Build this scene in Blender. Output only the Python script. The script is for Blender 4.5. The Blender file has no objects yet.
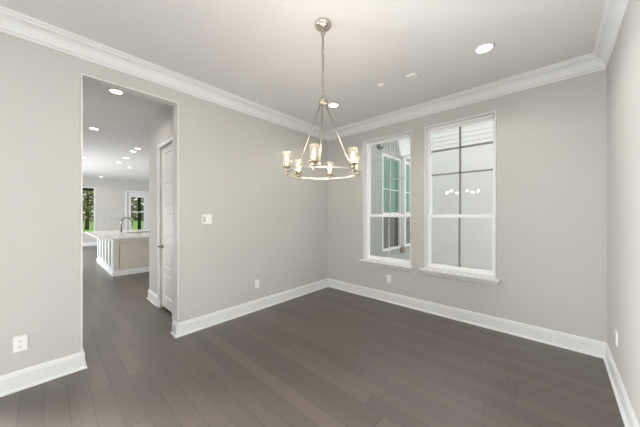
import bpy, bmesh, math, random
from mathutils import Vector, Matrix
random.seed(7)
scene = bpy.context.scene
COL = scene.collection
R = math.radians

# ------------------------------------------------------------------ camera
cam_d = bpy.data.cameras.new('camera')
cam_d.lens = 13.97; cam_d.sensor_width = 36; cam_d.sensor_fit = 'HORIZONTAL'
cam_d.clip_start = 0.02; cam_d.clip_end = 300
cam = bpy.data.objects.new('camera', cam_d); COL.objects.link(cam)
cam.location = (3.185, -3.736, 1.438)
cam.rotation_euler = (R(90), 0, R(42.297))
scene.camera = cam
# ------------------------------------------------------------------ world, big lights, exposure
scene.view_settings.view_transform = 'Standard'
scene.view_settings.look = 'None'
scene.view_settings.gamma = 1
scene.view_settings.use_curve_mapping = False
scene.view_settings.exposure = 0.30
world = bpy.data.worlds.new('sky'); scene.world = world; world.use_nodes = True
wn = world.node_tree.nodes; wl = world.node_tree.links
bg = wn['Background']; bg.inputs['Strength'].default_value = 1.10
tc = wn.new('ShaderNodeTexCoord'); sp = wn.new('ShaderNodeSeparateXYZ'); rp = wn.new('ShaderNodeValToRGB')
wl.new(tc.outputs['Generated'], sp.inputs[0]); wl.new(sp.outputs['Z'], rp.inputs[0]); wl.new(rp.outputs[0], bg.inputs['Color'])
rp.color_ramp.elements[0].position = 0.0; rp.color_ramp.elements[0].color = (1.0, 0.99, 0.97, 1)
rp.color_ramp.elements[1].position = 0.8; rp.color_ramp.elements[1].color = (1.0, 0.985, 0.955, 1)

def area(name, loc, rot, sx, sy, power, color=(1, 1, 1), spread=180):
    d = bpy.data.lights.new(name, 'AREA'); d.shape = 'RECTANGLE'; d.size = sx; d.size_y = sy
    d.energy = power; d.color = color; d.spread = R(spread)
    o = bpy.data.objects.new(name, d); o.location = loc; o.rotation_euler = rot; COL.objects.link(o)
    return o
# unseen fill lights added to brighten the rooms; only the rear has an opening
area('rear_opening_fill', (2.70, -6.92, 1.55), (R(90), 0, 0), 1.35, 2.1, 4, (0.95, 0.98, 1.0))
area('left_wall_fill', (0.05, -4.65, 0.95), (R(90), 0, R(-90)), 0.95, 1.7, 246, (0.95, 0.98, 1.0), 125)
area('side_fill', (2.80, -5.6, 1.0), (R(90), 0, R(27)), 1.2, 1.7, 7, (0.95, 0.98, 1.0), 110)
area('hall_fill', (-0.25, -5.0, 1.2), (R(90), 0, R(62)), 1.1, 2.2, 50, (1.0, 0.985, 0.95), 120)
area('kitchen_fill', (-8.0, -5.9, 0.95), (R(90), 0, 0), 4.2, 1.5, 240, (0.95, 0.98, 1.0), 140)
SPOT_W = 18.0
EMIT_CAN = 7.0

# ------------------------------------------------------------------ materials
def mat(name, color, rough=0.5, metal=0.0, spec=0.5, noise=0.0, nscale=8.0, bump=0.0, bscale=200.0, emit=None, estr=0.0):
    m = bpy.data.materials.new(name); m.use_nodes = True
    nt = m.node_tree; b = nt.nodes['Principled BSDF']
    b.inputs['Base Color'].default_value = (*color, 1); b.inputs['Roughness'].default_value = rough
    b.inputs['Metallic'].default_value = metal; b.inputs['Specular IOR Level'].default_value = spec
    tcn = nt.nodes.new('ShaderNodeTexCoord')
    if noise:
        n = nt.nodes.new('ShaderNodeTexNoise'); n.inputs['Scale'].default_value = nscale; n.inputs['Detail'].default_value = 4
        nt.links.new(tcn.outputs['Object'], n.inputs['Vector'])
        r = nt.nodes.new('ShaderNodeValToRGB')
        r.color_ramp.elements[0].position = 0.3; r.color_ramp.elements[1].position = 0.7
        r.color_ramp.elements[0].color = (*[c * (1 - noise) for c in color], 1)
        r.color_ramp.elements[1].color = (*[min(1, c * (1 + noise)) for c in color], 1)
        nt.links.new(n.outputs['Fac'], r.inputs[0]); nt.links.new(r.outputs[0], b.inputs['Base Color'])
    if bump:
        n2 = nt.nodes.new('ShaderNodeTexNoise'); n2.inputs['Scale'].default_value = bscale
        nt.links.new(tcn.outputs['Object'], n2.inputs['Vector'])
        bp = nt.nodes.new('ShaderNodeBump'); bp.inputs['Strength'].default_value = bump; bp.inputs['Distance'].default_value = 0.002
        nt.links.new(n2.outputs['Fac'], bp.inputs['Height']); nt.links.new(bp.outputs[0], b.inputs['Normal'])
    if emit:
        b.inputs['Emission Color'].default_value = (*emit, 1); b.inputs['Emission Strength'].default_value = estr
    return m

def glass_mat(name, tint=(1, 1, 1), ior=1.45, rough=0.0, extra=0.0, seed=0.0):
    m = bpy.data.materials.new(name); m.use_nodes = True
    nt = m.node_tree; nt.nodes.clear()
    out = nt.nodes.new('ShaderNodeOutputMaterial'); mix = nt.nodes.new('ShaderNodeMixShader')
    tr = nt.nodes.new('ShaderNodeBsdfTransparent'); tr.inputs[0].default_value = (*tint, 1)
    gl = nt.nodes.new('ShaderNodeBsdfGlossy'); gl.inputs['Roughness'].default_value = rough
    fr = nt.nodes.new('ShaderNodeFresnel'); fr.inputs['IOR'].default_value = ior
    ad = nt.nodes.new('ShaderNodeMath'); ad.operation = 'ADD'; ad.inputs[1].default_value = extra; ad.use_clamp = True
    nt.links.new(fr.outputs[0], ad.inputs[0])
    ge = nt.nodes.new('ShaderNodeNewGeometry'); iv = nt.nodes.new('ShaderNodeMath'); iv.operation = 'SUBTRACT'; iv.inputs[0].default_value = 1.0
    mu = nt.nodes.new('ShaderNodeMath'); mu.operation = 'MULTIPLY'
    nt.links.new(ge.outputs['Backfacing'], iv.inputs[1]); nt.links.new(iv.outputs[0], mu.inputs[0]); nt.links.new(ad.outputs[0], mu.inputs[1])
    nt.links.new(mu.outputs[0], mix.inputs[0])
    nt.links.new(tr.outputs[0], mix.inputs[1]); nt.links.new(gl.outputs[0], mix.inputs[2])
    if seed:      # seeds and bubbles in the glass scatter some of the light
        tl = nt.nodes.new('ShaderNodeBsdfTranslucent'); tl.inputs[0].default_value = (1.0, 0.93, 0.78, 1); m2 = nt.nodes.new('ShaderNodeMixShader')
        nz = nt.nodes.new('ShaderNodeTexNoise'); nz.inputs['Scale'].default_value = 120; sm = nt.nodes.new('ShaderNodeMath'); sm.operation = 'MULTIPLY'; sm.inputs[1].default_value = seed * 2
        nt.links.new(nz.outputs['Fac'], sm.inputs[0]); nt.links.new(sm.outputs[0], m2.inputs[0])
        nt.links.new(mix.outputs[0], m2.inputs[1]); nt.links.new(tl.outputs[0], m2.inputs[2]); nt.links.new(m2.outputs[0], out.inputs[0])
    else: nt.links.new(mix.outputs[0], out.inputs[0])
    return m

def floor_mat():
    m = bpy.data.materials.new('dark_oak_planks'); m.use_nodes = True
    nt = m.node_tree; L = nt.links; N = nt.nodes.new; b = nt.nodes['Principled BSDF']
    def M(op, a, c=None, clamp=False):
        n = N('ShaderNodeMath'); n.operation = op; n.use_clamp = clamp
        for i, v in enumerate((a, c)):
            if v is None: continue
            if isinstance(v, (int, float)): n.inputs[i].default_value = v
            else: L.new(v, n.inputs[i])
        return n.outputs[0]
    t = N('ShaderNodeTexCoord'); s = N('ShaderNodeSeparateXYZ'); L.new(t.outputs['Object'], s.inputs[0])
    W, LEN = 0.125, 1.1
    v = M('DIVIDE', s.outputs[1], W); row = M('FLOOR', v); fy = M('FRACT', v)
    wn1 = N('ShaderNodeTexWhiteNoise'); wn1.noise_dimensions = '1D'; L.new(row, wn1.inputs['W'])
    u = M('ADD', M('DIVIDE', s.outputs[0], LEN), M('MULTIPLY', wn1.outputs['Value'], 5.0))
    pl = M('FLOOR', u); fx = M('FRACT', u)
    cb = N('ShaderNodeCombineXYZ'); L.new(row, cb.inputs[0]); L.new(pl, cb.inputs[1])
    wn2 = N('ShaderNodeTexWhiteNoise'); wn2.noise_dimensions = '2D'; L.new(cb.outputs[0], wn2.inputs['Vector'])
    mp = N('ShaderNodeMapping'); mp.inputs['Scale'].default_value = (1.6, 13, 1); L.new(t.outputs['Object'], mp.inputs['Vector'])
    ofs = N('ShaderNodeVectorMath'); ofs.operation = 'ADD'; L.new(mp.outputs[0], ofs.inputs[0])
    sc = N('ShaderNodeVectorMath'); sc.operation = 'SCALE'; L.new(wn2.outputs['Color'], sc.inputs[0]); sc.inputs['Scale'].default_value = 30
    L.new(sc.outputs[0], ofs.inputs[1])
    gr = N('ShaderNodeTexNoise'); gr.inputs['Scale'].default_value = 1.0; gr.inputs['Detail'].default_value = 6; gr.inputs['Roughness'].default_value = 0.6
    L.new(ofs.outputs[0], gr.inputs['Vector'])
    tone = M('ADD', M('MULTIPLY', wn2.outputs['Value'], 0.62), M('MULTIPLY', gr.outputs['Fac'], 0.34))
    ramp = N('ShaderNodeValToRGB'); L.new(tone, ramp.inputs[0])
    e = ramp.color_ramp.elements
    e[0].position = 0.05; e[0].color = (0.082, 0.067, 0.054, 1)
    e[1].position = 0.95; e[1].color = (0.136, 0.112, 0.091, 1)
    ey = M('MINIMUM', fy, M('SUBTRACT', 1.0, fy)); ex = M('MINIMUM', fx, M('SUBTRACT', 1.0, fx))
    gy = M('SUBTRACT', 1.0, M('DIVIDE', ey, 0.0050 / W), True); gx = M('SUBTRACT', 1.0, M('DIVIDE', ex, 0.0060 / LEN), True)
    gap = M('MULTIPLY', M('MAXIMUM', gy, gx), 0.85)
    mx = N('ShaderNodeMix'); mx.data_type = 'RGBA'; L.new(gap, mx.inputs['Factor']); L.new(ramp.outputs[0], mx.inputs['A'])
    mx.inputs['B'].default_value = (0.045, 0.036, 0.030, 1)
    L.new(mx.outputs['Result'], b.inputs['Base Color'])
    rr = M('ADD', 0.33, M('MULTIPLY', gr.outputs['Fac'], 0.08)); L.new(rr, b.inputs['Roughness'])
    b.inputs['Specular IOR Level'].default_value = 1.0
    bevel = M('MULTIPLY', M('MINIMUM', ey, 0.02), 50.0)
    h = M('ADD', bevel, M('MULTIPLY', gr.outputs['Fac'], 0.12))
    bp = N('ShaderNodeBump'); bp.inputs['Strength'].default_value = 0.05; bp.inputs['Distance'].default_value = 0.001
    L.new(h, bp.inputs['Height']); L.new(bp.outputs[0], b.inputs['Normal'])
    return m

def leaf_mat(name, c1, c2):
    m = mat(name, c1, 0.7, noise=0.0); nt = m.node_tree; b = nt.nodes['Principled BSDF']
    n = nt.nodes.new('ShaderNodeTexNoise'); n.inputs['Scale'].default_value = 2.5
    t = nt.nodes.new('ShaderNodeTexCoord'); nt.links.new(t.outputs['Object'], n.inputs['Vector'])
    r = nt.nodes.new('ShaderNodeValToRGB'); r.color_ramp.elements[0].position = .35; r.color_ramp.elements[1].position = .65
    r.color_ramp.elements[0].color = (*c1, 1); r.color_ramp.elements[1].color = (*c2, 1)
    nt.links.new(n.outputs['Fac'], r.inputs[0]); nt.links.new(r.outputs[0], b.inputs['Base Color'])
    return m

WALL = mat('greige_wall_paint', (0.532, 0.521, 0.494), 0.75, spec=0.25, noise=0.012, nscale=1.5, bump=0.08, bscale=260)
CEIL = mat('ceiling_paint', (0.715, 0.708, 0.698), 0.85, spec=0.2, noise=0.01, nscale=1.2, bump=0.08, bscale=220)
TRIM = mat('white_trim_paint', (0.725, 0.732, 0.735), 0.35, spec=0.4, noise=0.01, nscale=3)
VINYL = mat('white_vinyl', (0.90, 0.905, 0.905), 0.35, spec=0.4, noise=0.008, nscale=4)
LINING = mat('pale_lining_paint', (0.70, 0.685, 0.66), 0.5, noise=0.01, nscale=3)
LGREY = mat('pale_grey_muntin', (0.60, 0.61, 0.60), 0.45, noise=0.01, nscale=4)
MUNT = mat('backlit_shade_muntin', (0.27, 0.27, 0.265), 0.45, noise=0.01, nscale=4)  # shade on the right window's backlit bars put into their colour
DOORW = mat('white_door_paint', (0.72, 0.71, 0.685), 0.4, spec=0.4, noise=0.01, nscale=3)
PLATE = mat('white_plastic', (0.80, 0.795, 0.78), 0.3, noise=0.006, nscale=10)
SLOT = mat('dark_slot', (0.10, 0.10, 0.10), 0.5, noise=0.05)
GREYP = mat('grey_plastic', (0.55, 0.54, 0.52), 0.4, noise=0.03)
FLOOR = floor_mat()
NICKEL = mat('brushed_nickel', (0.66, 0.62, 0.55), 0.25, metal=1.0, noise=0.04, nscale=30)
DNICKEL = mat('aged_nickel', (0.42, 0.38, 0.31), 0.32, metal=1.0, noise=0.06, nscale=30)
STEEL = mat('stainless_steel', (0.5, 0.5, 0.49), 0.25, metal=1.0, noise=0.04, nscale=30)
LEVER = mat('dark_satin_nickel', (0.22, 0.21, 0.20), 0.3, metal=1.0, noise=0.04, nscale=30)
PANE = glass_mat('clear_window_glass', (0.97, 0.985, 0.98), 1.5)
SHADE = glass_mat('seeded_lamp_glass', (0.97, 0.93, 0.82), 1.4, 0.12, 0.05, 0.015)
BULB = mat('warm_bulb', (1, 0.85, 0.6), 0.4, emit=(1.0, 0.83, 0.55), estr=1.3, noise=0.01)
CAN = mat('lit_lens', (1, 1, 1), 0.5, emit=(1.0, 0.93, 0.82), estr=EMIT_CAN, noise=0.005)
QUARTZ = mat('pale_quartz', (0.86, 0.83, 0.79), 0.18, noise=0.06, nscale=5)
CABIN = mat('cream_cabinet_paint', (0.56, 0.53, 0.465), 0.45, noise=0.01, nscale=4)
CABSIDE = mat('daylit_blue_cabinet_paint', (0.50, 0.545, 0.56), 0.45, noise=0.01, nscale=4)  # blue cast of daylight put into the island side colour
SIDING = mat('white_siding', (0.86, 0.865, 0.86), 0.6, noise=0.012, nscale=2, bump=0.1, bscale=60)
GREYSID = mat('grey_white_siding', (0.44, 0.455, 0.44), 0.6, noise=0.015, nscale=2)
CONC = mat('pale_concrete', (0.52, 0.52, 0.51), 0.8, noise=0.05, nscale=4, bump=0.2, bscale=50)
GREENG = mat('green_reflection_glass', (0.125, 0.28, 0.205), 0.12, spec=0.5, noise=0.16, nscale=1.1)  # reflection on the upper patio panes put into their colour
DARKG = mat('dark_reflection_glass', (0.075, 0.075, 0.068), 0.12, spec=0.4, noise=0.15, nscale=3)  # darker reflection below the horizon painted as the lower pane colour
GUTTER = mat('dark_gutter', (0.16, 0.17, 0.17), 0.5, noise=0.05)
TAN = mat('tan_wood', (0.50, 0.43, 0.31), 0.7, noise=0.1, nscale=14)
GRASS = leaf_mat('lawn_grass', (0.13, 0.33, 0.05), (0.22, 0.45, 0.09))
LEAFA = leaf_mat('olive_leaves', (0.14, 0.16, 0.08), (0.44, 0.43, 0.27))
LEAFB = leaf_mat('yellow_green_leaves', (0.16, 0.17, 0.05), (0.34, 0.32, 0.13))
BARK = mat('bark', (0.06, 0.045, 0.035), 0.9, noise=0.3, nscale=9)
DARKW = mat('dark_bronze', (0.018, 0.017, 0.016), 0.5, noise=0.1)

# ------------------------------------------------------------------ mesh helpers
class MB:
    def __init__(s): s.v = []; s.f = []; s.sm = []
    def add(s, v, f, smooth=False):
        o = len(s.v); s.v += [tuple(p) for p in v]; s.f += [tuple(i + o for i in q) for q in f]; s.sm += [smooth] * len(f); return s
    def box(s, x0, x1, y0, y1, z0, z1):
        x0, x1 = sorted((x0, x1)); y0, y1 = sorted((y0, y1)); z0, z1 = sorted((z0, z1))
        v = [(x0, y0, z0), (x1, y0, z0), (x1, y1, z0), (x0, y1, z0), (x0, y0, z1), (x1, y0, z1), (x1, y1, z1), (x0, y1, z1)]
        return s.add(v, [(0, 3, 2, 1), (4, 5, 6, 7), (0, 1, 5, 4), (1, 2, 6, 5), (2, 3, 7, 6), (3, 0, 4, 7)])
    def loft(s, rings, cap=True, smooth=False, closed=True):
        n = len(rings[0]); v = [p for r in rings for p in r]; f = []
        for k in range(len(rings) - 1):
            for i in range(n if closed else n - 1):
                j = (i + 1) % n
                f.append((k * n + i, k * n + j, (k + 1) * n + j, (k + 1) * n + i))
        s.add(v, f, smooth)
        if cap: s.add(rings[0], [tuple(range(n))[::-1]]); s.add(rings[-1], [tuple(range(n))])
        return s
    def lathe(s, prof, c=(0, 0, 0), n=24, cap=True, axis='z', smooth=True):
        def P(r, a, h):
            x, y = r * math.cos(a), r * math.sin(a)
            if axis == 'z': q = (x, y, h)
            elif axis == 'y': q = (x, h, y)
            else: q = (h, x, y)
            return (c[0] + q[0], c[1] + q[1], c[2] + q[2])
        return s.loft([[P(r, 2 * math.pi * i / n, h) for i in range(n)] for r, h in prof], cap, smooth)
    def tube(s, pts, r, n=10, closed=False, cap=True):
        pts = [Vector(p) for p in pts]; m = len(pts); rings = []; up = None
        for i, p in enumerate(pts):
            if closed: t = (pts[(i + 1) % m] - pts[i - 1]).normalized()
            else: t = (pts[min(i + 1, m - 1)] - pts[max(i - 1, 0)]).normalized()
            if up is None:
                up = t.orthogonal().normalized()
            up = (up - t * up.dot(t)).normalized(); b = t.cross(up)
            rr = r[i] if isinstance(r, (list, tuple)) else r
            rings.append([p + up * rr * math.cos(2 * math.pi * k / n) + b * rr * math.sin(2 * math.pi * k / n) for k in range(n)])
        if closed: rings.append(rings[0])
        return s.loft(rings, cap and not closed, True)
    def torus(s, c, R0, r, axis='z', n=40, k=8, sy=1.0, rot=0.0):
        pts = []
        for i in range(n):
            a = 2 * math.pi * i / n; x, y = R0 * math.cos(a), R0 * sy * math.sin(a)
            if axis == 'z': q = (x, y, 0)
            else: q = (x * math.cos(rot), x * math.sin(rot), y)
            pts.append((c[0] + q[0], c[1] + q[1], c[2] + q[2]))
        return s.tube(pts, r, k, closed=True)
    def build(s, name, m, parent=None, bevel=0.0, base=None, kind=None):
        me = bpy.data.meshes.new(name)
        off = Vector(base) if base else Vector((0, 0, 0))
        me.from_pydata([tuple(Vector(p) - off) for p in s.v], [], s.f)
        for p, q in zip(me.polygons, s.sm): p.use_smooth = q
        bm = bmesh.new(); bm.from_mesh(me); bmesh.ops.remove_doubles(bm, verts=bm.verts, dist=1e-6)
        bmesh.ops.recalc_face_normals(bm, faces=bm.faces); bm.to_mesh(me); bm.free()
        me.materials.append(m)
        o = bpy.data.objects.new(name, me); COL.objects.link(o); o.location = off
        if parent: o.parent = parent; o.matrix_parent_inverse = Matrix.Identity(4)
        if bevel:
            bv = o.modifiers.new('bevel', 'BEVEL'); bv.width = bevel; bv.segments = 2; bv.limit_method = 'ANGLE'; bv.angle_limit = R(35)
        if kind: o['kind'] = kind
        return o

def tag(o, label, cat=None, group=None, kind=None):
    o['label'] = label
    if cat: o['category'] = cat
    if group: o['group'] = group
    if kind: o['kind'] = kind
    return o
def empty(name, loc, rz=0.0):
    o = bpy.data.objects.new(name, None); o.empty_display_size = 0.1; o.location = loc; o.rotation_euler.z = rz; COL.objects.link(o); return o
def structure(o, label=None):
    o['kind'] = 'structure'
    if label: o['label'] = label
    return o
def copy_tree(o, parent=None):
    c = o.copy(); COL.objects.link(c)
    if parent: c.parent = parent
    for ch in list(o.children): copy_tree(ch, c)
    return c
def frame_xz(mb, x0, x1, z0, z1, w, y0, y1, wb=None, wt=None):
    wb = w if wb is None else wb; wt = w if wt is None else wt
    mb.box(x0, x0 + w, y0, y1, z0, z1); mb.box(x1 - w, x1, y0, y1, z0, z1)
    mb.box(x0 + w, x1 - w, y0, y1, z0, z0 + wb); mb.box(x0 + w, x1 - w, y0, y1, z1 - wt, z1); return mb
def frame_yz(mb, y0, y1, z0, z1, w, x0, x1, wb=None, wt=None):
    wb = w if wb is None else wb; wt = w if wt is None else wt
    mb.box(x0, x1, y0, y0 + w, z0, z1); mb.box(x0, x1, y1 - w, y1, z0, z1)
    mb.box(x0, x1, y0 + w, y1 - w, z0, z0 + wb); mb.box(x0, x1, y0 + w, y1 - w, z1 - wt, z1); return mb

# ------------------------------------------------------------------ room shell
H = 3.03                 # ceiling
RX, RB = 3.635, 3.465    # right wall at the far corner and at the rear wall
YB = -7.0                # rear wall behind the camera
OL, OR, OT = -3.514, -2.712, 2.725   # opening in the left wall
WT = 0.12
KX, KY0, KY1 = -11.84, -6.0, 1.6     # kitchen beyond
HY, HX = -2.572, -1.78               # hall closet wall face and its end

structure(MB().box(KX - .15, 3.85, YB - .15, 0.16, -0.12, 0).box(KX - .15, HX + .1, 0.16, KY1 + .15, -0.12, 0).build('floor', FLOOR), 'dark grey brown wood plank floor')
structure(MB().box(KX - .15, 3.85, YB - .15, 0.16, H, H + .12).box(KX - .15, HX + .1, 0.16, KY1 + .15, H, H + .12).build('ceiling', CEIL), 'flat off white ceiling')
LT = .014
ol = [(YB, 0), (OL - LT, 0), (OL - LT, OT + LT), (OR + LT, OT + LT), (OR + LT, 0), (0.16, 0), (0.16, H), (YB, H)]
structure(MB().loft([[(-WT, a, b) for a, b in ol], [(0, a, b) for a, b in ol]]).build('wall_left', WALL, bevel=0.004), 'greige wall with the tall cased-free opening to the hall')
lin = MB().box(-WT - .005, .007, OL - LT + .0005, OL, 0, OT).box(-WT - .005, .007, OR, OR + LT - .0005, 0, OT).box(-WT - .005, .007, OL - LT + .0005, OR + LT - .0005, OT, OT + LT - .0005)
structure(lin.build('trim_7', LINING), 'thin white lining around the opening to the hall')
W1 = (0.812, 1.668, 0.627, 2.705); W2 = (1.862, 2.731, 0.627, 2.711)
mb = MB(); D = 0.20
mb.box(0, W1[0], 0, D, 0, H).box(W1[1], W2[0], 0, D, 0, H).box(W2[1], 3.85, 0, D, 0, H)
for w in (W1, W2): mb.box(w[0], w[1], 0, D, 0, w[2]).box(w[0], w[1], 0, D, w[3], H)
structure(mb.build('wall_back', WALL), 'greige wall with the two tall windows')
structure(MB().loft([[(RX, 0, 0), (RX + .2, 0, 0), (RX + .2, YB, 0), (RB, YB, 0)], [(RX, 0, H), (RX + .2, 0, H), (RX + .2, YB, H), (RB, YB, H)]]).build('wall_right', WALL), 'greige wall at the right edge')
mb = MB().box(-.12, 2.0, YB - .15, YB, 0, H).box(3.40, RX + .2, YB - .15, YB, 0, H).box(2.0, 3.40, YB - .15, YB, 0, .45).box(2.0, 3.40, YB - .15, YB, 2.65, H)
structure(mb.build('wall_rear', WALL))
# hall and kitchen
structure(MB().box(HX, -WT, HY, HY + .11, 2.44, H).box(HX, -1.187, HY, HY + .11, 0, 2.44).box(-.585, -WT, HY, HY + .11, 0, 2.44)
          .box(HX, HX + .11, HY + .11, KY1, 0, H).build('wall_hall', WALL), 'short greige hall wall holding the white panel door')
FW = (-2.95, -2.265, 0.56, 2.62); FD = (-1.115, -0.29, 0.0, 2.47)
mb = MB().box(KX - .15, KX, KY0, FW[0], 0, H).box(KX - .15, KX, FW[1], FD[0], 0, H).box(KX - .15, KX, FD[1], KY1, 0, H)
mb.box(KX - .15, KX, FW[0], FW[1], 0, FW[2]).box(KX - .15, KX, FW[0], FW[1], FW[3], H).box(KX - .15, KX, FD[0], FD[1], FD[3], H)
structure(mb.build('wall_kitchen', WALL), 'far greige kitchen wall with a window and a glazed door')
structure(MB().box(KX, HX, KY1, KY1 + .15, 0, H).box(KX, -WT, KY0 - .15, KY0, 0, H).build('wall_side', WALL))

def sweep(poly, prof, z0):
    """poly in plan, the room on the right of the travel direction; prof = (distance from wall, height)"""
    P = [Vector(p) for p in poly]; rings = []
    for i, p in enumerate(P):
        d0 = (P[i] - P[i - 1]).normalized() if i else None
        d1 = (P[i + 1] - P[i]).normalized() if i < len(P) - 1 else None
        n0 = Vector((d0.y, -d0.x)) if d0 else None; n1 = Vector((d1.y, -d1.x)) if d1 else None
        if n0 is None: n = n1
        elif n1 is None: n = n0
        else:
            n = (n0 + n1); n = n / n.dot(n0)
        rings.append([(p.x + n.x * d, p.y + n.y * d, z0 + h) for d, h in prof])
    return rings
BB = [(0, 0), (.030, 0), (.030, .010), (.027, .017), (.019, .022), (.016, .024), (.016, .128), (.013, .133), (.012, .146), (.007, .156), (0, .158)]
CR = [(0, -.158), (.012, -.158), (.012, -.140), (.020, -.135)]
for k in range(7):
    a = math.pi / 2 * k / 6
    CR.append((.022 + .058 * (1 - math.cos(a)), -.132 + .085 * math.sin(a)))
CR += [(.086, -.044), (.088, -.026), (.100, -.022), (.102, 0), (0, 0)]
main = [(0, YB), (0, OL), (-WT, OL)]
second = [(-WT, HY + .0), (-WT, OR), (0, OR), (0, 0), (RX, 0), (RB, YB)]
r1 = sweep(main, BB, 0); r2 = sweep(second, BB, 0)
structure(MB().loft(r1).build('baseboard_left', TRIM), 'white baseboard left of the opening')
structure(MB().loft(r2[0:4]).build('baseboard_middle', TRIM), 'white baseboard right of the opening')
structure(MB().loft(r2[3:5]).build('baseboard_back', TRIM), 'white baseboard under the windows')
structure(MB().loft(r2[4:6]).build('baseboard_right', TRIM), 'white baseboard along the right wall')
rh = sweep([(HX, HY + .5), (HX, HY), (-1.252, HY)], BB, 0)
structure(MB().loft(rh).build('baseboard_hall', TRIM), 'white baseboard at the end of the hall wall')
rk = sweep([(KX, KY0), (KX, FD[0] - .1)], BB, 0)
structure(MB().loft(rk).build('baseboard_kitchen', TRIM))
rc = sweep([(0, YB), (0, 0), (RX, 0), (RB, YB)], CR, H)
structure(MB().loft(rc[0:2]).build('trim_1', TRIM), 'white crown moulding on the left wall')
structure(MB().loft(rc[1:3]).build('trim_2', TRIM), 'white crown moulding above the windows')
structure(MB().loft(rc[2:4]).build('trim_3', TRIM), 'white crown moulding on the right wall')

# ------------------------------------------------------------------ windows of the room
def room_window(n, w, label, sill, mmat, hw):
    x0, x1, z0, z1 = w
    g = .002
    fr = MB()
    # painted return lining the wall opening, standing a hair proud of the wall
    frame_xz(fr, x0 + g, x1 - g, z0 + g, z1 - g, .014, -.006, .192)
    win = structure(fr.build('window_%d' % n, TRIM), label)
    a0, a1, c0, c1 = x0 + .015, x1 - .015, z0 + .015, z1 - .015
    f2 = frame_xz(MB(), a0, a1, c0, c1, .016, .092, .182, .018, .018)
    f2.build('window_frame', VINYL, win, bevel=.003)
    mid = 1.400
    s0, s1 = a0 + .016, a1 - .016
    up = frame_xz(MB(), s0, s1, mid - .02, c1 - .018, .022, .144, .172, .034, .026)
    up = up.build('upper_sash', VINYL, win, bevel=.003)
    lo = frame_xz(MB(), s0, s1, c0 + .018, mid + .022, .026, .106, .138, .036, .044)
    lo = lo.build('lower_sash', VINYL, win, bevel=.003)
    cx = (x0 + x1) / 2
    MB().box(cx - hw, cx + hw, .149, .167, mid + .014, c1 - .044).box(s0 + .022, s1 - .022, .149, .167, 2.364 - hw, 2.364 + hw) \
        .box(s0 + .022, s1 - .022, .149, .167, 2.009 - hw * .9, 2.009 + hw * .9).build('muntin', mmat, up, bevel=.002)
    MB().box(cx - hw, cx + hw, .113, .131, c0 + .054, mid - .022).build('muntin', mmat, lo, bevel=.002)
    MB().box(s0 + .020, s1 - .020, .156, .160, mid + .01, c1 - .04).build('glass_pane', PANE, up)
    MB().box(s0 + .024, s1 - .024, .120, .124, c0 + .05, mid - .018).build('glass_pane', PANE, lo)
    sl = MB().box(sill[0], sill[1], -.062, .090, z0 - .020, z0 + .003)
    def ring(z, e, p): return [(sill[0] + e, -p, z), (sill[1] - e, -p, z), (sill[1] - e, -.001, z), (sill[0] + e, -.001, z)]
    sl.loft([ring(z0 - .020, .006, .052), ring(z0 - .045, .028, .034), ring(z0 - .072, .034, .024), ring(z0 - .078, .034, .018)])
    sl.build('window_sill', TRIM, win, bevel=.003)
    return win
room_window(1, W1, 'tall white window showing the green glass outside', (0.768, 1.697), LGREY, .005)
room_window(2, W2, 'tall white window right of the other, nearer the right wall', (1.806, 2.772), MUNT, .013)

# ------------------------------------------------------------------ hall door
door = structure(empty('door_1', (0, 0, 0)), 'white panel door in the hall wall beyond the opening')
dx0, dx1, dt = -1.187, -.585, 2.44
cs = MB()
for (xa, xb) in ((dx0 - .062, dx0 + .004), (dx1 - .004, dx1 + .062)):
    cs.box(xa, xb, HY - .019, HY - .001, 0, dt - .004)
cs.box(dx0 - .062, dx1 + .062, HY - .019, HY - .001, dt - .004, dt + .062)
cs.box(dx0 - .072, dx1 + .072, HY - .030, HY - .001, dt + .062, dt + .078)
cs.build('door_casing', TRIM, door, bevel=.003)
slab = MB()
sx0, sx1, sz0, sz1, sy = dx0 + .006, dx1 - .006, .036, dt - .006, HY + .022
st = .095
slab.box(sx0, sx0 + st, sy, sy + .035, sz0, sz1).box(sx1 - st, sx1, sy, sy + .035, sz0, sz1)
npan = 5; rail = .095; tot = sz1 - sz0
ph = (tot - rail * (npan + 1) - .06) / npan; z = sz0
for k in range(npan + 1):
    rh_ = rail + (.06 if k == 0 else 0)
    slab.box(sx0 + st, sx1 - st, sy, sy + .035, z, z + rh_); z += rh_
    if k < npan:
        def rg(i, y): return [(sx0 + st + i, y, z + i), (sx1 - st - i, y, z + i), (sx1 - st - i, y, z + ph - i), (sx0 + st + i, y, z + ph - i)]
        slab.loft([rg(0, sy), rg(.010, sy + .010), rg(.022, sy + .010), rg(.034, sy + .004)], cap=False)
        slab.add(rg(.034, sy + .004), [(0, 1, 2, 3)]); z += ph
slab.box(sx0 + st, sx1 - st, sy + .03, sy + .034, sz0, sz1)
slab = slab.build('door_slab', DOORW, door)
lv = MB().lathe([(.032, 0), (.032, -.008), (.013, -.010), (.011, -.05), (.011, -.052)], (sx0 + .055, sy - .001, .935), 20, axis='y')
lv.tube([(sx0 + .06, sy - .050, .935), (sx0 + .02, sy - .052, .936), (sx0 - .045, sy - .046, .934)], [.010, .010, .007], 8)
h = lv.build('door_handle', LEVER, slab); h['label'] = 'dark lever handle'
MB().box(sx1 - .03, sx1 + .012, sy - .012, sy - .001, 2.325, 2.345).lathe([(.007, 2.24), (.007, 2.345)], (sx1 + .004, sy - .008, 0), 10).build('hinge', LEVER, door)

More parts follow.
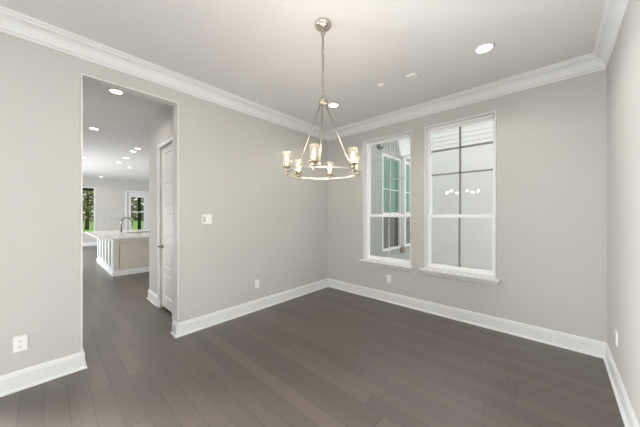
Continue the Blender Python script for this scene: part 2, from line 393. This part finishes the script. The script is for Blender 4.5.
# ------------------------------------------------------------------ switch plate and outlets
def plate(name, label, cat, loc, rz, w, hgt, kind, group=None):
    """front faces local -y"""
    r = empty(name, loc, rz)
    b = MB().loft([[(-w / 2, -.001, -hgt / 2), (w / 2, -.001, -hgt / 2), (w / 2, -.001, hgt / 2), (-w / 2, -.001, hgt / 2)],
                   [(-w / 2 + .003, -.008, -hgt / 2 + .003), (w / 2 - .003, -.008, -hgt / 2 + .003), (w / 2 - .003, -.008, hgt / 2 - .003), (-w / 2 + .003, -.008, hgt / 2 - .003)]])
    b.build('cover_plate', PLATE, r, bevel=.0015)
    if kind == 'switch':
        for x in (-w / 4, w / 4):
            q = MB().loft([[(x - .017, -.008, -.034), (x + .017, -.008, -.034), (x + .017, -.008, .034), (x - .017, -.008, .034)],
                           [(x - .016, -.016, -.033), (x + .016, -.016, -.033), (x + .016, -.010, .033), (x - .016, -.010, .033)]])
            q.build('rocker', PLATE if x > 0 else GREYP, r, bevel=.001)
    else:
        for z in (-.021, .021):
            q = MB().lathe([(.0175, 0), (.0165, -.0025)], (0, -.008, z), 18, axis='y').build('receptacle', PLATE, r)
            MB().box(-.008, -.0055, -.0112, -.0095, z - .004, z + .007).box(.0055, .008, -.0112, -.0095, z - .003, z + .006) \
                .lathe([(.003, -.0095), (.003, -.0112)], (0, 0, z - .010), 10, axis='y').build('slots', SLOT, q)
    return tag(r, label, cat, group)
plate('light_switch', 'white double rocker switch plate on the wall right of the opening', 'light switch', (0, -2.370, 1.366), R(90), .125, .122, 'switch')
plate('wall_outlet', 'white wall outlet low on the wall left of the opening', 'outlet', (0, -3.882, .374), R(90), .082, .128, 'outlet')
plate('wall_outlet', 'white wall outlet low between the opening and the room corner', 'outlet', (0, -1.630, .390), R(90), .074, .122, 'outlet')
plate('wall_outlet', 'small white wall outlet under the window with green glass', 'outlet', (1.296, 0, .378), 0, .074, .122, 'outlet')
yo = -.573; plate('wall_outlet', 'white wall outlet on the right wall above the baseboard', 'outlet', (RX + (RB - RX) * yo / YB, yo, .41), R(-90) - math.atan((RX - RB) / 7.0), .074, .122, 'outlet')

# ------------------------------------------------------------------ ceiling lights and sensors
def can_proto():
    r = empty('recessed_light', (0, 0, 0))
    MB().lathe([(.062, .004), (.068, -.010), (.084, -.006), (.090, -.001), (.062, -.001)], n=32, cap=False).build('trim_ring', TRIM, r)
    MB().lathe([(.001, -.0045), (.064, -.0045), (.066, -.003), (.001, -.003)], n=32).build('lens', CAN, r)
    return r
proto = None
def can(loc, label, group, power=SPOT_W, scale=1.0):
    global proto
    if proto is None: o = proto = can_proto()
    else: o = copy_tree(proto)
    o.location = (loc[0], loc[1], H); o.scale = (scale, scale, 1)
    tag(o, label, 'ceiling light', group)
    d = bpy.data.lights.new('can_lamp', 'SPOT'); d.energy = power; d.spot_size = R(150); d.spot_blend = 0.6; d.shadow_soft_size = .06; d.color = (1, .96, .91) if loc[0] > -.1 else (1, .90, .77)
    l = bpy.data.objects.new('can_lamp', d); l.location = (loc[0], loc[1], H - .03); COL.objects.link(l)
G1 = 'recessed lights in the dining room ceiling'; G2 = 'recessed lights in the hall and kitchen ceiling'
can((2.746, -.904), 'lit round recessed light above the right window', G1)
can((.881, -.909), 'lit round recessed light just behind the chandelier hub', G1)
can((-.957, -3.131), 'nearest and largest recessed light seen through the opening', G2, 15)
can((-3.079, -3.143), 'second recessed light through the opening, left of the cluster', G2, 15)
can((-4.22, -2.24), 'topmost right light of the diagonal row over the kitchen', G2, 8)
can((-4.63, -2.25), 'bright light next to the topmost one in the diagonal kitchen row', G2, 8)
can((-5.702, -2.214), 'middle light of the diagonal row over the kitchen island', G2, 12)
can((-6.64, -2.228), 'lower left light of the diagonal row over the kitchen island', G2, 12)
can((-7.416, -1.811), 'small light right of and below the diagonal kitchen row', G2, 12, .8)
can((-11.066, -2.162), 'farthest light, close to the far kitchen wall', G2, 10)
can((-6.525, -3.048), 'light at the left jamb, half hidden by the opening', G2, 12)
def sensor(name, label, loc, s, hgt, rz):
    r = empty(name, (loc[0], loc[1], H), rz)
    MB().loft([[(-s, -s, -.001), (s, -s, -.001), (s, s, -.001), (-s, s, -.001)], [(-s, -s, -.006), (s, -s, -.006), (s, s, -.006), (-s, s, -.006)],
               [(-s * .8, -s * .8, -hgt), (s * .8, -s * .8, -hgt), (s * .8, s * .8, -hgt), (-s * .8, s * .8, -hgt)]]).build('housing', PLATE, r, bevel=.003)
    MB().lathe([(s * .4, -hgt - .0005), (s * .36, -hgt - .005)], n=18).build('grille', PLATE, r)
    return tag(r, label, 'ceiling sensor')
sensor('smoke_detector', 'larger white square detector on the ceiling between the recessed lights', (2.043, -.904), .052, .024, R(0))
sensor('ceiling_sensor', 'smaller white sensor on the ceiling left of the square detector', (1.675, -.955), .036, .022, R(0))
sensor('air_vent', 'small pale vent on the far kitchen ceiling', (-8.6, -1.95), .09, .015, R(0))

# ------------------------------------------------------------------ chandelier
CX, CY = 1.798, -2.174
th = R(42.297); Fv = Vector((-math.sin(th), math.cos(th), 0)); Rv = Vector((math.cos(th), math.sin(th), 0))
ZR, RR, ZH = 1.772, 0.307, 2.375
ch = empty('chandelier', (CX, CY, H))
tag(ch, 'brushed nickel ring chandelier with six glass cylinder lamps hung on a chain', 'chandelier')
def cb(z): return z - H      # heights below the ceiling
MB().lathe([(.070, -.001), (.072, -.008), (.066, -.022), (.050, -.034), (.026, -.040), (.010, -.042)], n=36).build('canopy', NICKEL, ch)
mb = MB().lathe([(.012, -.042), (.017, -.050), (.017, -.058), (.007, -.062)], n=16)
mb.torus((0, 0, -.078), .017, .004, 'v', 18, 8, 1.0, th); mb.build('canopy_loop', DNICKEL, ch)
mb = MB(); z = -.096; k = 0; zend = cb(ZH) + .085
nl = int(round((z - zend) / .030)); stp = (z - zend) / nl
for k in range(nl + 1):
    mb.torus((0.0008 * ((k * 7) % 5 - 2), 0.0008 * ((k * 5) % 5 - 2), z - k * stp), .0105, .0034, 'v', 14, 6, 2.0, th + (R(45) if k % 2 else R(-45)))
mb.build('chain', DNICKEL, ch)
mb = MB().tube([(.004 * math.sin(i * .9), .004 * math.cos(i * 1.1), -.045 + (zend + .045 - .02) * i / 24) for i in range(25)], .0022, 6)
mb.build('cord', GREYP, ch)
zh = cb(ZH)
mb = MB().torus((0, 0, zh + .060), .015, .004, 'v', 18, 8, 1.2, th)
mb.lathe([(.006, zh + .045), (.011, zh + .040), (.011, zh + .022), (.034, zh + .020), (.038, zh + .014), (.038, zh - .014), (.034, zh - .020), (.012, zh - .022), (.006, zh - .032)], n=28)
mb.build('hub', DNICKEL, ch)
zr = cb(ZR)
def rect_ring(r0, r1, z0, z1, n=72):
    m = MB(); rings = []
    for i in range(n + 1):
        a = 2 * math.pi * i / n; c, s = math.cos(a), math.sin(a)
        rings.append([(r0 * c, r0 * s, z0), (r1 * c, r1 * s, z0), (r1 * c, r1 * s, z1), (r0 * c, r0 * s, z1)])
    return m.loft(rings, cap=False, smooth=False)
rect_ring(RR - .007, RR + .007, zr - .008, zr + .008).build('ring', NICKEL, ch, bevel=.002)
lamp0 = None
for k in range(6):
    a = R(-13 + 60 * k); p = Rv * math.sin(a) - Fv * math.cos(a)
    pos = Vector((p.x * RR, p.y * RR, zr))
    if lamp0 is None:
        cup = MB().lathe([(.001, -.024), (.007, -.020), (.009, -.014), (.010, -.009), (.011, .008), (.029, .010), (.030, .014), (.014, .017), (.019, .022), (.021, .036), (.037, .039), (.038, .044), (.020, .046), (.001, .047)], n=26, cap=False)
        cup = cup.build('lamp_cup', DNICKEL, ch); lamp0 = cup
        MB().lathe([(.0335, .0445), (.0350, .046), (.0350, .160), (.0335, .1605)], n=28, cap=False).build('glass_shade', SHADE, cup)
        MB().lathe([(.009, .047), (.009, .060), (.013, .078), (.0145, .096), (.012, .118), (.006, .132), (.001, .135)], n=20).build('bulb', BULB, cup)
    else: cup = copy_tree(lamp0, ch)
    cup.location = pos
    d = bpy.data.lights.new('bulb_lamp', 'POINT'); d.energy = 3.3; d.shadow_soft_size = .03; d.color = (1, .90, .79)
    l = bpy.data.objects.new('bulb_lamp', d); l.location = Vector((CX, CY, H)) + pos + Vector((0, 0, .148)); COL.objects.link(l)
for k in (0, 2, 4):
    a = R(-13 + 60 * k + 8); p = Rv * math.sin(a) - Fv * math.cos(a)
    t0 = Vector((p.x * .026, p.y * .026, zh - .015)); t1 = Vector((p.x * (RR - .001), p.y * (RR - .001), zr + .012))
    m = MB().tube([t0, t1], .0048, 10); m.lathe([(.001, .020), (.008, .016), (.011, .008), (.008, -.002), (.001, -.008)], tuple(t1), 14)
    m.lathe([(.001, -.006), (.007, -.008), (.008, -.014), (.001, -.022)], (t1.x, t1.y, zr), 12); m.build('rod', DNICKEL, ch)

# ------------------------------------------------------------------ kitchen beyond the opening
IX0, IX1, IY0, IY1, IZ = -6.75, -4.114, -2.712, -1.25, .845
isl = empty('kitchen_island', (IX1, IY0, 0)); tag(isl, 'kitchen island with panelled sides under a pale stone worktop', 'kitchen island')
L0 = Vector((IX1, IY0, 0))
def loc(mb): mb.v = [tuple(Vector(p) - L0) for p in mb.v]; return mb
loc(MB().box(IX0, IX1 - .022, IY0 + .022, IY1, .01, IZ)).build('cabinet_body', CABIN, isl)
m = frame_yz(MB(), IY0, IY1, .02, IZ, .10, IX1 - .022, IX1, .17, .09)
loc(m).build('end_panel', CABIN, isl, bevel=.004)
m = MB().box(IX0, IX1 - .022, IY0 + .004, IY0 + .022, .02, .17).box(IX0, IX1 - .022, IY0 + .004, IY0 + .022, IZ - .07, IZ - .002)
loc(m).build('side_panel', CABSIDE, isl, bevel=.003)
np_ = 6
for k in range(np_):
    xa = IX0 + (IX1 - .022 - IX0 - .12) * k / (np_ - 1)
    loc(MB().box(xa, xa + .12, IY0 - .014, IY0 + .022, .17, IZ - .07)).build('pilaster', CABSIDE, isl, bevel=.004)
m = sweep([(IX0, IY0 - .0), (IX1, IY0 - .0), (IX1, IY1)], [(d, hh) for d, hh in [(0, .0), (.024, 0), (.024, .10), (.012, .115), (0, .118)]], 0)
loc(MB().loft(m)).build('plinth', TRIM, isl)
loc(MB().box(IX1 - .0218, IX1 - .014, IY0 + .20, IY0 + .29, .63, .70)).build('outlet_cover', CABIN, isl, bevel=.001)
ct = MB().box(-7.2, IX1 + .035, -2.955, IY1 + .05, IZ + .0045, IZ + .042)
tag(ct.build('stone_worktop', QUARTZ, bevel=.004), 'pale polished stone worktop lying on the kitchen island', 'worktop')
FX, FY, FZ = -5.96, -2.28, IZ + .043
fa = empty('kitchen_faucet', (FX, FY, FZ)); tag(fa, 'gooseneck steel faucet on the island worktop', 'faucet')
MB().lathe([(.030, 0), (.030, .012), (.018, .016), (.017, .03)], n=18).build('base', STEEL, fa)
pts = [(0, 0, .02), (0, 0, .30)]
for i in range(1, 13):
    a = math.pi * i / 12; pts.append((.0, .125 - .125 * math.cos(a), .30 + .125 * math.sin(a)))
MB().tube(pts, .017, 10).build('spout', LEVER, fa)
MB().lathe([(.016, .30), (.022, .28), (.022, .19), (.014, .185)], (0, .25, 0), 14).build('spray_head', LEVER, fa)
MB().tube([(0, -.01, .06), (.01, -.05, .075), (.01, -.10, .085)], .007, 8).build('lever', STEEL, fa)
sk = MB()
sx0_, sx1_, sy0_, sy1_ = -5.85, -5.35, -2.20, -1.45
frame = [(sx0_, sy0_), (sx1_, sy0_), (sx1_, sy1_), (sx0_, sy1_)]
sk.box(sx0_, sx1_, sy0_, sy0_ + .03, FZ, FZ + .008).box(sx0_, sx1_, sy1_ - .03, sy1_, FZ, FZ + .008).box(sx0_, sx0_ + .03, sy0_ + .03, sy1_ - .03, FZ, FZ + .008).box(sx1_ - .03, sx1_, sy0_ + .03, sy1_ - .03, FZ, FZ + .008)
sk.box(sx0_ + .03, sx1_ - .03, sy0_ + .03, sy1_ - .03, FZ + .0005, FZ + .002)
tag(sk.build('sink_rim', STEEL), 'steel sink rim set in the island worktop beside the faucet', 'sink')

# far window and glazed door
win = structure(frame_yz(MB(), FW[0] + .002, FW[1] - .002, FW[2] + .002, FW[3] - .002, .045, KX - .14, KX + .012).build('window_3', TRIM), 'tall kitchen window with trees outside')
MB().box(KX - .09, KX - .086, FW[0] + .047, FW[1] - .047, FW[2] + .047, FW[3] - .047).build('glass_pane', PANE, win)
d2 = structure(empty('door_2', (0, 0, 0)), 'white glazed door in the far kitchen wall')
cs = MB().box(KX + .001, KX + .02, FD[0] - .09, FD[0] + .004, 0, FD[3] + .09).box(KX + .001, KX + .02, FD[1] - .004, FD[1] + .09, 0, FD[3] + .09).box(KX + .001, KX + .02, FD[0] + .004, FD[1] - .004, FD[3] - .004, FD[3] + .09)
cs.build('door_casing', TRIM, d2, bevel=.003)
fr = MB(); a0, a1 = FD[0] + .008, FD[1] - .008
fr.box(KX - .06, KX - .015, a0, -.968, .012, FD[3] - .008).box(KX - .06, KX - .015, -.436, a1, .012, FD[3] - .008).box(KX - .06, KX - .015, -.968, -.436, .012, .28).box(KX - .06, KX - .015, -.968, -.436, 2.24, FD[3] - .008)
fr.box(KX - .05, KX - .025, -.968, -.436, 1.49, 1.535)
fr = fr.build('door_frame', TRIM, d2, bevel=.003)
MB().box(KX - .04, KX - .036, -.969, -.435, .279, 2.241).build('glass_pane', PANE, fr)
wr = empty('wall_rail', (KX, -1.72, 1.32)); tag(wr, 'small white horizontal rail on the far kitchen wall left of the glazed door', 'rail')
MB().box(.03, .055, .06, .46, -.025, .025).box(.001, .03, .12, .15, -.012, .012).box(.001, .03, .38, .41, -.012, .012).build('bar', TRIM, wr, bevel=.004)
MB().lathe([(.035, .001), (.035, .02), (.02, .03), (.02, .045)], (0, 0, 0), 16, axis='x').build('knob', GREYP, wr)

# ------------------------------------------------------------------ outside: courtyard by the dining room windows
PX = -.50
structure(MB().box(PX - .2, .30, .205, 6.48, -.25, .10).box(.30, 7.5, .205, 6.48, -.30, -.15).build('patio', CONC), 'pale concrete patio outside the windows')
structure(MB().box(PX - .25, PX, .205, 3.10, .10, 4.6).box(PX - .25, PX, 3.10, 6.48, .10, .27).box(PX - .25, PX, 3.10, 6.48, 3.272, 4.6).build('wall_courtyard', GREYSID), 'grey white outside wall with green glass doors')
mb = MB()
for k in range(8): mb.box(PX + .001, PX + .022, 3.02 + k * .17, 3.045 + k * .17, 3.46, 4.58)
structure(mb.build('trim_4', GREYSID), 'vertical battens above the green glass doors')
def patio_window(y0, y1, label):
    r = empty('patio_door', (PX, y0, .27)); tag(r, label, 'patio door', 'green glass patio doors across the courtyard')
    w = y1 - y0
    m = frame_yz(MB(), (.002), w - .002, .002, 3.0, .05, -.10, .03); fr_ = m.build('door_frame', VINYL, r, bevel=.004)
    MB().box(-.06, -.045, .05, w - .05, 1.20, 2.93).build('green_reflection_pane', GREENG, r)['label'] = 'pane painted with a green reflection above'
    MB().box(-.06, -.045, .05, w - .05, .07, 1.12).build('dark_reflection_glass', DARKG, r)['label'] = 'pane painted with a dark reflection below'
    mu = MB().box(-.044, -.02, .05, w - .05, 1.12, 1.20).box(-.044, -.02, .05, w - .05, 1.92, 1.945)
    mu.box(-.044, -.021, w * .47, w * .47 + .022, 1.20, 2.93); mu.build('muntin', VINYL, r)
patio_window(3.10, 4.38, 'green reflecting glass door with white frame left of the outside post')
patio_window(4.60, 5.90, 'green reflecting glass door with white frame right of the outside post')
structure(MB().box(PX - .25, PX, 4.38, 4.60, .27, 3.272).box(PX - .25, PX, 5.90, 6.48, .27, 3.272).build('wall_pier', SIDING))
po = empty('patio_post', (PX + .09, 4.49, .10)); tag(po, 'white square post with tan foot between the green glass doors', 'post')
MB().box(-.05, .05, -.058, .058, .20, 3.24).build('shaft', SIDING, po, bevel=.006)
MB().box(-.055, .055, -.062, .062, .0, .20).build('foot', TAN, po, bevel=.006)
# siding gable piece with a slanted edge above the doors
def lap(mb, make, z0, z1, step=.17):
    n = int(round((z1 - z0) / step))
    for i in range(n): make(mb, z0 + i * step, z0 + (i + 1) * step)
    return mb
def slant(mb, a, b):
    ya = 4.30 - (a - 3.40) * .40; yb = 4.30 - (b - 3.40) * .40
    mb.loft([[(PX + .002, ya, a), (PX + .075, ya, a), (PX + .075, 6.40, a), (PX + .002, 6.40, a)], [(PX + .002, yb, b), (PX + .058, yb, b), (PX + .058, 6.40, b), (PX + .002, 6.40, b)]])
structure(lap(MB(), slant, 3.40, 4.42).build('wall_gable', SIDING), 'white lap siding with a slanted edge above the green doors')
structure(MB().box(PX + .08, PX + .40, 3.9, 6.40, 4.16, 4.26).build('trim_5', GREYSID), 'grey eave above the green doors')
gt = MB().box(PX + .001, PX + .07, 2.80, 2.88, 3.38, 3.80).box(PX + .001, PX + .07, 2.88, 3.06, 3.38, 3.44)
tag(gt.build('gutter_downspout', GUTTER, bevel=.004), 'short dark gutter elbow on the outside wall left of the green glass', 'gutter')
# white neighbour wall facing the windows
structure(MB().box(.30, 7.5, 4.05, 4.25, -.15, 3.30).build('wall_neighbour', SIDING), 'bright white outside wall filling the right window')
def lapx(mb, a, b): mb.loft([[(.30, 4.02, a), (7.5, 4.02, a), (7.5, 4.25, a), (.30, 4.25, a)], [(.30, 4.038, b), (7.5, 4.038, b), (7.5, 4.25, b), (.30, 4.25, b)]])
structure(lap(MB(), lapx, 3.30, 4.32, .128).build('wall_siding', SIDING), 'white lap siding at the top of the outside wall')

# ------------------------------------------------------------------ outside: garden beyond the kitchen
structure(MB().box(-80, KX - .16, -40, 30, -.25, -.10).build('lawn', GRASS), 'green lawn beyond the kitchen window')
structure(MB().box(-13.4, KX - .16, -6, 3, 2.66, 2.80).box(-13.4, -13.2, -6, 3, 2.55, 2.66).build('trim_6', DARKW), 'dark porch eave outside the kitchen window')
pp = MB().box(-13.36, -13.24, -.40, -.27, -.10, 2.545); tag(pp.build('porch_post', DARKW, bevel=.006), 'dark porch post seen through the glazed kitchen door', 'post')
def tree(x, y, hgt, cr, leafm, label, n=700):
    r = empty('garden_tree', (x, y, -.1)); tag(r, label, 'tree', 'trees beyond the lawn')
    m = MB().tube([(0, 0, 0), (.05, .03, hgt * .25), (-.05, .1, hgt * .5), (.03, .05, hgt * .85)], [.17, .13, .09, .03], 8)
    tips = []
    for i in range(9):
        a = i * 2.4; z0 = hgt * (.25 + .06 * i); e = (cr * .75 * math.cos(a), cr * .75 * math.sin(a), z0 + cr * .45)
        m.tube([(0, .05, z0), (e[0] * .5, e[1] * .5, z0 + cr * .3), e], [.055, .04, .012], 6); tips.append(e)
    m.build('trunk', BARK, r)
    f = MB()
    for i in range(n):
        b = random.choice(tips); q = Vector((random.gauss(b[0], cr * .33), random.gauss(b[1], cr * .33), max(.5, random.gauss(b[2], cr * .33))))
        u = Vector((random.gauss(0, 1), random.gauss(0, 1), random.gauss(0, 1))).normalized(); w = u.orthogonal().normalized(); s = random.uniform(.07, .17)
        f.add([q - u * s, q + w * s * .55, q + u * s, q - w * s * .55], [(0, 1, 2, 3)])
    f.build('foliage', leafm, r)
tree(-22, -5.6, 6.0, 1.6, LEAFA, 'dark olive tree left of the kitchen window centre', 900)
tree(-29, -1.2, 5.0, 1.5, LEAFB, 'yellow green tree seen at the right of the kitchen window', 700)
tree(-34, 6.2, 6.0, 1.9, LEAFB, 'yellow green tree seen through the glazed door', 800)
tree(-48, -9.5, 9.5, 3.0, LEAFA, 'tall dark tree farther behind the kitchen window', 900)
tree(-56, 9.8, 10.0, 3.2, LEAFA, 'tall dark tree farther behind the glazed door', 900)
# the dense wood at the end of the lawn
f = MB()
for i in range(5500):
    y = random.uniform(-32, 34); x = -64 + random.gauss(0, 1.6); z = abs(random.gauss(0, 1)) * (3.6 + 1.2 * math.sin(y * .6)) + random.uniform(-.2, .6)
    q = Vector((x, y, max(0, z))); u = Vector((random.gauss(0, .5), random.gauss(0, 1), random.gauss(0, 1))).normalized(); w = u.orthogonal().normalized(); sz = random.uniform(.3, .62)
    f.add([q - u * sz, q + w * sz * .7, q + u * sz, q - w * sz * .7], [(0, 1, 2, 3)])
tag(f.build('woodland', LEAFA), 'dense wood of grey green leaves at the end of the lawn', 'foliage', kind='stuff')
